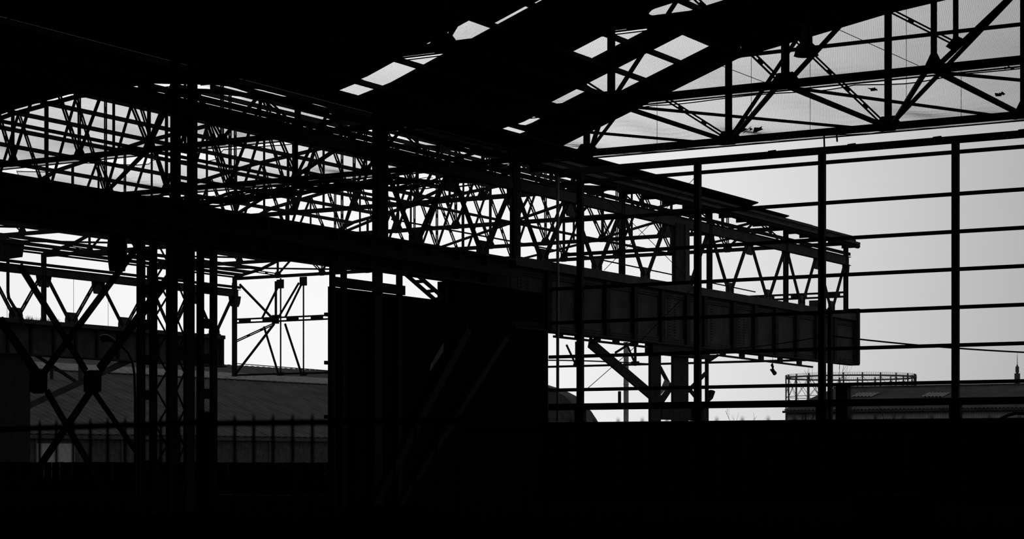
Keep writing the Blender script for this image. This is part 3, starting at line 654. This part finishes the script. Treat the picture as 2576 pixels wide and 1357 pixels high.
MB().box((p.x-.032, YF-.09, 0), (p.x+.032, YF-.02, PY(533,1042,YF).z)).build('post', 'fence', gp)
MB().box((p.x-.04, YF-.1, PY(533,1042,YF).z), (p.x+.04, YF-.01, PY(533,1036,YF).z)).build('cap', 'fence', gp)
a, b = PY(2150,1246,YF-.04), PY(2352,1357,YF-.04)
sg = thing('fence_sign', ((a.x+b.x)/2, YF-.05, a.z-.3), 'dark rectangular notice board fixed on the near picket fence', 'sign')
MB().box((a.x, YF-.05, a.z-.3), (b.x, YF-.035, a.z)).build('board', 'sign', sg)
for u in ((a.x, a.z-.012, b.x, a.z), (a.x, a.z-.3, a.x+.012, a.z), (b.x-.012, a.z-.3, b.x, a.z)): MB().box((u[0], YF-.056, u[1]), (u[2], YF-.05, u[3])).build('rim', 'signf', sg)

# ------------------------------------------------------------------ outside: warehouse on the left
lb = thing('warehouse', (-102, 120, 0), 'long low warehouse with broad grey roof seen through the far hall', 'building')
X0 = -101.5; ya, yb = 88, 175
MB().wave((X0+.3, ya, 0), (0, yb-ya, 0), (0,0,3.36), NX, .03, .5).build('wall', 'bwall', lb)
MB().box((X0+.46, ya, 2.95), (X0+.62, yb, 3.2)).build('gutter', 'bwall', lb)
MB().wave((X0+.4, ya, 3.3), (0, yb-ya, 0), (-14, 0, 5.6), (.37,0,.93), .035, .9, 1).build('roof_slope', 'broof', lb)
MB().poly([(X0-12.9, ya, 8.75), (X0-12.9, yb, 8.75), (X0-14.0, yb, 9.35), (X0-14.0, ya, 9.35)], .06, NZ).build('ridge_capping', 'bridge', lb)
MB().wave((X0-14.05, ya, 9.25), (0, yb-ya, 0), (-6, 0, 1.3), (.2,0,.97), .03, .9, 1).build('upper_roof_slope', 'broof', lb)
MB().box((X0+.32, 104, .2), (X0+.38, 108, 2.6)).build('door', 'wwall', lb)
for y in range(95, 172, 9): MB().tube([(X0+.42, y, 0), (X0+.42, y, 3.1)], .06, 6).build('downpipe', 'pole', lb)
# shed with sloping roof beyond the end frame
sh = thing('shed', (PY(1420,1060,132).x, 132, 0), 'small dark shed with sloping roof beyond the girder', 'building')
pts = [(1330,955),(1375,968),(1420,982),(1455,1000),(1488,1036),(1506,1064),(1506,1160),(1330,1160)]
MB().poly([V((PY(x,y,133).x, 132, 0 if y > 1150 else PY(x,y,133).z)) for x, y in pts], 2, NY).build('wall', 'bwall', sh)
MB().poly([PY(x,y,133)+V((0,-2,0)) for x, y in ((1330,952),(1375,965),(1420,979),(1420,984),(1375,970),(1330,957))], .3, NY).build('verge_board', 'broof', sh)
# flue pipe
fl = thing('flue', V((PD(1575,1000,125).x, PD(1575,1000,125).y, 0)), 'pale round flue standing beyond the knee brace', 'chimney')
b = V((PD(1575,1000,125).x, PD(1575,1000,125).y, 0)); topz = PD(1575,866,125).z
MB().lathe(b, [(.16,0), (.16,topz)], 14).lathe(b+V((0,0,topz)), [(.16,0),(.01,.01)], 14).build('shaft', 'concrete', fl, smooth=True)
for k in range(7): MB().lathe(b+V((0,0,1+k*1.3)), [(.16,0),(.175,.01),(.175,.07),(.16,.08)], 14).build('joint_band', 'concrete', fl)
# corrugated warehouse on the right
rb = thing('warehouse', (-40, 118, 0), 'corrugated warehouse with two roof lights beyond the window frame', 'building')
YW = 118; xl, xr = -49.6, -20; ez = 2.95+H; rz_ = 4.63+H; YR = 126.7
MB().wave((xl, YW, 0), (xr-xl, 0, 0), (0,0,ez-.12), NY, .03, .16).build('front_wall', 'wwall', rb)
MB().poly([(xl,YW,0),(xl,YR,0),(xl,YR+8.7,0),(xl,YR+8.7,ez),(xl,YR,rz_),(xl,YW,ez)], .05, NX).build('gable_wall', 'bwall', rb)
MB().wave((xl-.15, YW-.2, ez-.03), (xr-xl, 0, 0), (0, YR-YW+.2, rz_-ez), (0,-.2,1), .03, .25).build('roof_slope', 'wroof', rb)
MB().wave((xl-.15, YR+8.9, ez-.03), (xr-xl, 0, 0), (0, YR-YW-17.6, rz_-ez), (0,.2,1), .03, .25).build('rear_roof_slope', 'wroof', rb)
MB().box((xl-.2, YW-.3, ez-.2), (xr, YW-.08, ez-.06)).build('gutter', 'wroof', rb)
MB().beam((xl-.2,YR,rz_-.04), (xr,YR,rz_-.04), .2, .5, NZ).build('ridge_capping', 'wroof', rb)
for pa, pb in ((2141,2196), (2318,2372)):
    def onroof(px, py):
        d = ray(px, py); k_ = (rz_-ez)/(YR-YW); kk = (ez-H - k_*YW)/(d.z - k_*d.y); return up(d*kk)
    a, b = onroof(pa, 1000), onroof(pb, 1000); c = onroof(pa+20, 990)
    MB().wave(a+V((0,0,.05)), (b-a), (0, (c-a).y, (c-a).z), (0,-.2,1), .03, .25).build('roof_light', 'light', rb)
MB().tube([(xl+1.3, YW-.1, 0), (xl+1.3, YW-.1, ez-.1)], .07, 6).build('downpipe', 'bwall', rb)
# dark block and post just outside the frame
a, b = PY(2107,965,74), PY(2136,965,74)
tag(MB().box((a.x,73.8,0),(b.x,74.2,a.z)).box((a.x-.05,73.75,a.z-.12),(b.x+.12,74.25,a.z)).build('yard_post', 'steel'), 'stout dark post standing outside behind the low wall', 'post')
a, b = PY(2084,775,69), PY(2093,775,69)
tag(MB().box((a.x,68.9,0),(b.x,69.1,a.z)).build('cable_post', 'steel'), 'slim dark post carrying cables just behind a frame post', 'post')
# bare shrubs behind the wall
def shrub(px, py, Y, hgt, n, label, seed):
    rnd = random.Random(seed); p = PY(px, py, Y); base = V((p.x, p.y, 0)); m = MB()
    def br(a, d, L, r, lev):
        b = a + d*L; m.tube([a, a.lerp(b,.5)+V((rnd.uniform(-.03,.03),0,0)), b], r, 4, [r, r*.8, r*.5])
        if lev:
            for _ in range(3):
                dd = (d + V((rnd.uniform(-.6,.6), rnd.uniform(-.4,.4), rnd.uniform(0,.3)))).normalized(); br(a.lerp(b, rnd.uniform(.55,1)), dd, L*rnd.uniform(.25,.5), r*.55, lev-1)
    for _ in range(n): br(base+V((rnd.uniform(-.25,.25), rnd.uniform(-.2,.2), 0)), V((rnd.uniform(-.2,.2), 0, 1)).normalized(), hgt*rnd.uniform(.7,1), .022, 2)
    tag(m.build('bare_shrub', 'twig'), label, 'shrub', 'bare shrubs behind the low wall')
for k, (px, h_) in enumerate(((2030,3.25), (2098,4.1), (2160,3.4), (2225,3.3))): shrub(px, 1060, 75+1.5*(k % 2), h_, 3, 'bare twiggy shrub rising behind the low wall', 10+k)
shrub(1872, 1056, 90, 3.35, 7, 'bushy bare shrub top just clearing the low wall', 30)
# gas holder
DG = 620.0; c = PD(2140, HZ, DG); c.z = 0; R = .0323*DG; ZT = 197*DG/F + H
gh = thing('gas_holder', c, 'round open frame of an old gas holder on the skyline', 'gas holder')
NP = 22
def gp_(a, z, r=R): return V((c.x + r*math.cos(a), c.y + r*math.sin(a), z))
for i in range(NP):
    a = 2*math.pi*(i+.4)/NP; a2 = 2*math.pi*(i+1.4)/NP
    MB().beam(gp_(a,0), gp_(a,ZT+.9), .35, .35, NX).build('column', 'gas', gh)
    for z0, z1 in ((ZT-13.5,ZT-6), (ZT-6,ZT-.2)):
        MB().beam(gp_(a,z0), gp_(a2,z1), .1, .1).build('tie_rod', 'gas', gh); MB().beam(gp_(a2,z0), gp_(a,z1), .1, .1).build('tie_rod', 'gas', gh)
for z, hh, nm in ((ZT, .5, 'ring_beam'), (ZT-6, .2, 'middle_ring'), (ZT+.9, .08, 'handrail'), (ZT+.5, .06, 'handrail'), (ZT-13.5, .2, 'middle_ring')):
    m = MB()
    for i in range(66): m.beam(gp_(2*math.pi*i/66, z), gp_(2*math.pi*(i+1)/66, z), hh, .5 if hh > .3 else .08)
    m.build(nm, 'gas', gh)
m = MB()
for i in range(176): m.beam(gp_(2*math.pi*i/176, ZT), gp_(2*math.pi*i/176, ZT+.9), .06, .06, NX)
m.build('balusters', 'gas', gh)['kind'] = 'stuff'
# radio tower on the skyline
DT = 700.0; b = PD(2559, HZ, DT); b.z = 0
rt = thing('radio_tower', b, 'slender tower with antenna mast on the skyline', 'tower')
zt = lambda y: (HZ-y)*DT/F + H
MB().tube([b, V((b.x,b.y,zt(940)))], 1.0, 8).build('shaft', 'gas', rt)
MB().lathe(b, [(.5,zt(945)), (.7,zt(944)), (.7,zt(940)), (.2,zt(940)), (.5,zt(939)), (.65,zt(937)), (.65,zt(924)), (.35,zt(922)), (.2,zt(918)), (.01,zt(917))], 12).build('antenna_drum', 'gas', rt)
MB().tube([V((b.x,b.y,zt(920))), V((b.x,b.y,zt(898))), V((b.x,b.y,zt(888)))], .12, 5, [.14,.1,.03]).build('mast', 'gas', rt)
tag(MB().poly([PX(1080,937,P1+.155), PX(1083,917,P1+.155), PX(1115,863,P1+.155), PX(1115,884,P1+.155)], .03, NX).build('leaning_board', 'pipe'), 'narrow pale board slanting on the dark cladding wall', 'board')
# torn plastic on the outer column
tag(MB().poly([PX(1672,955,P1+.4), PX(1684,962,P1+.4), PX(1682,972,P1+.4), PX(1670,985,P1+.4), PX(1660,997,P1+.4), PX(1664,975,P1+.4)], .01, NX).build('torn_plastic', 'paper'), 'torn pale plastic caught on the outer support column', 'plastic')
# grass tufts on the far girder
m = MB(); rnd = random.Random(3)
for i in range(140):
    px = rnd.choice([rnd.gauss(75,6), rnd.gauss(105,10), rnd.uniform(120,152)]); p = PX(px, 810, P2); p.z = 7.66+H
    m.tube([p, p+V((rnd.uniform(-.05,.05), rnd.uniform(-.12,.12), rnd.uniform(.08,.28)))], .01, 3, [.012,.003])
o = m.build('grass', 'twig'); o['kind'] = 'stuff'; tag(o, 'grass tufts growing on top of the distant crane girder', 'grass')

for o in bpy.data.objects:
    if '_o' in o: del o['_o']
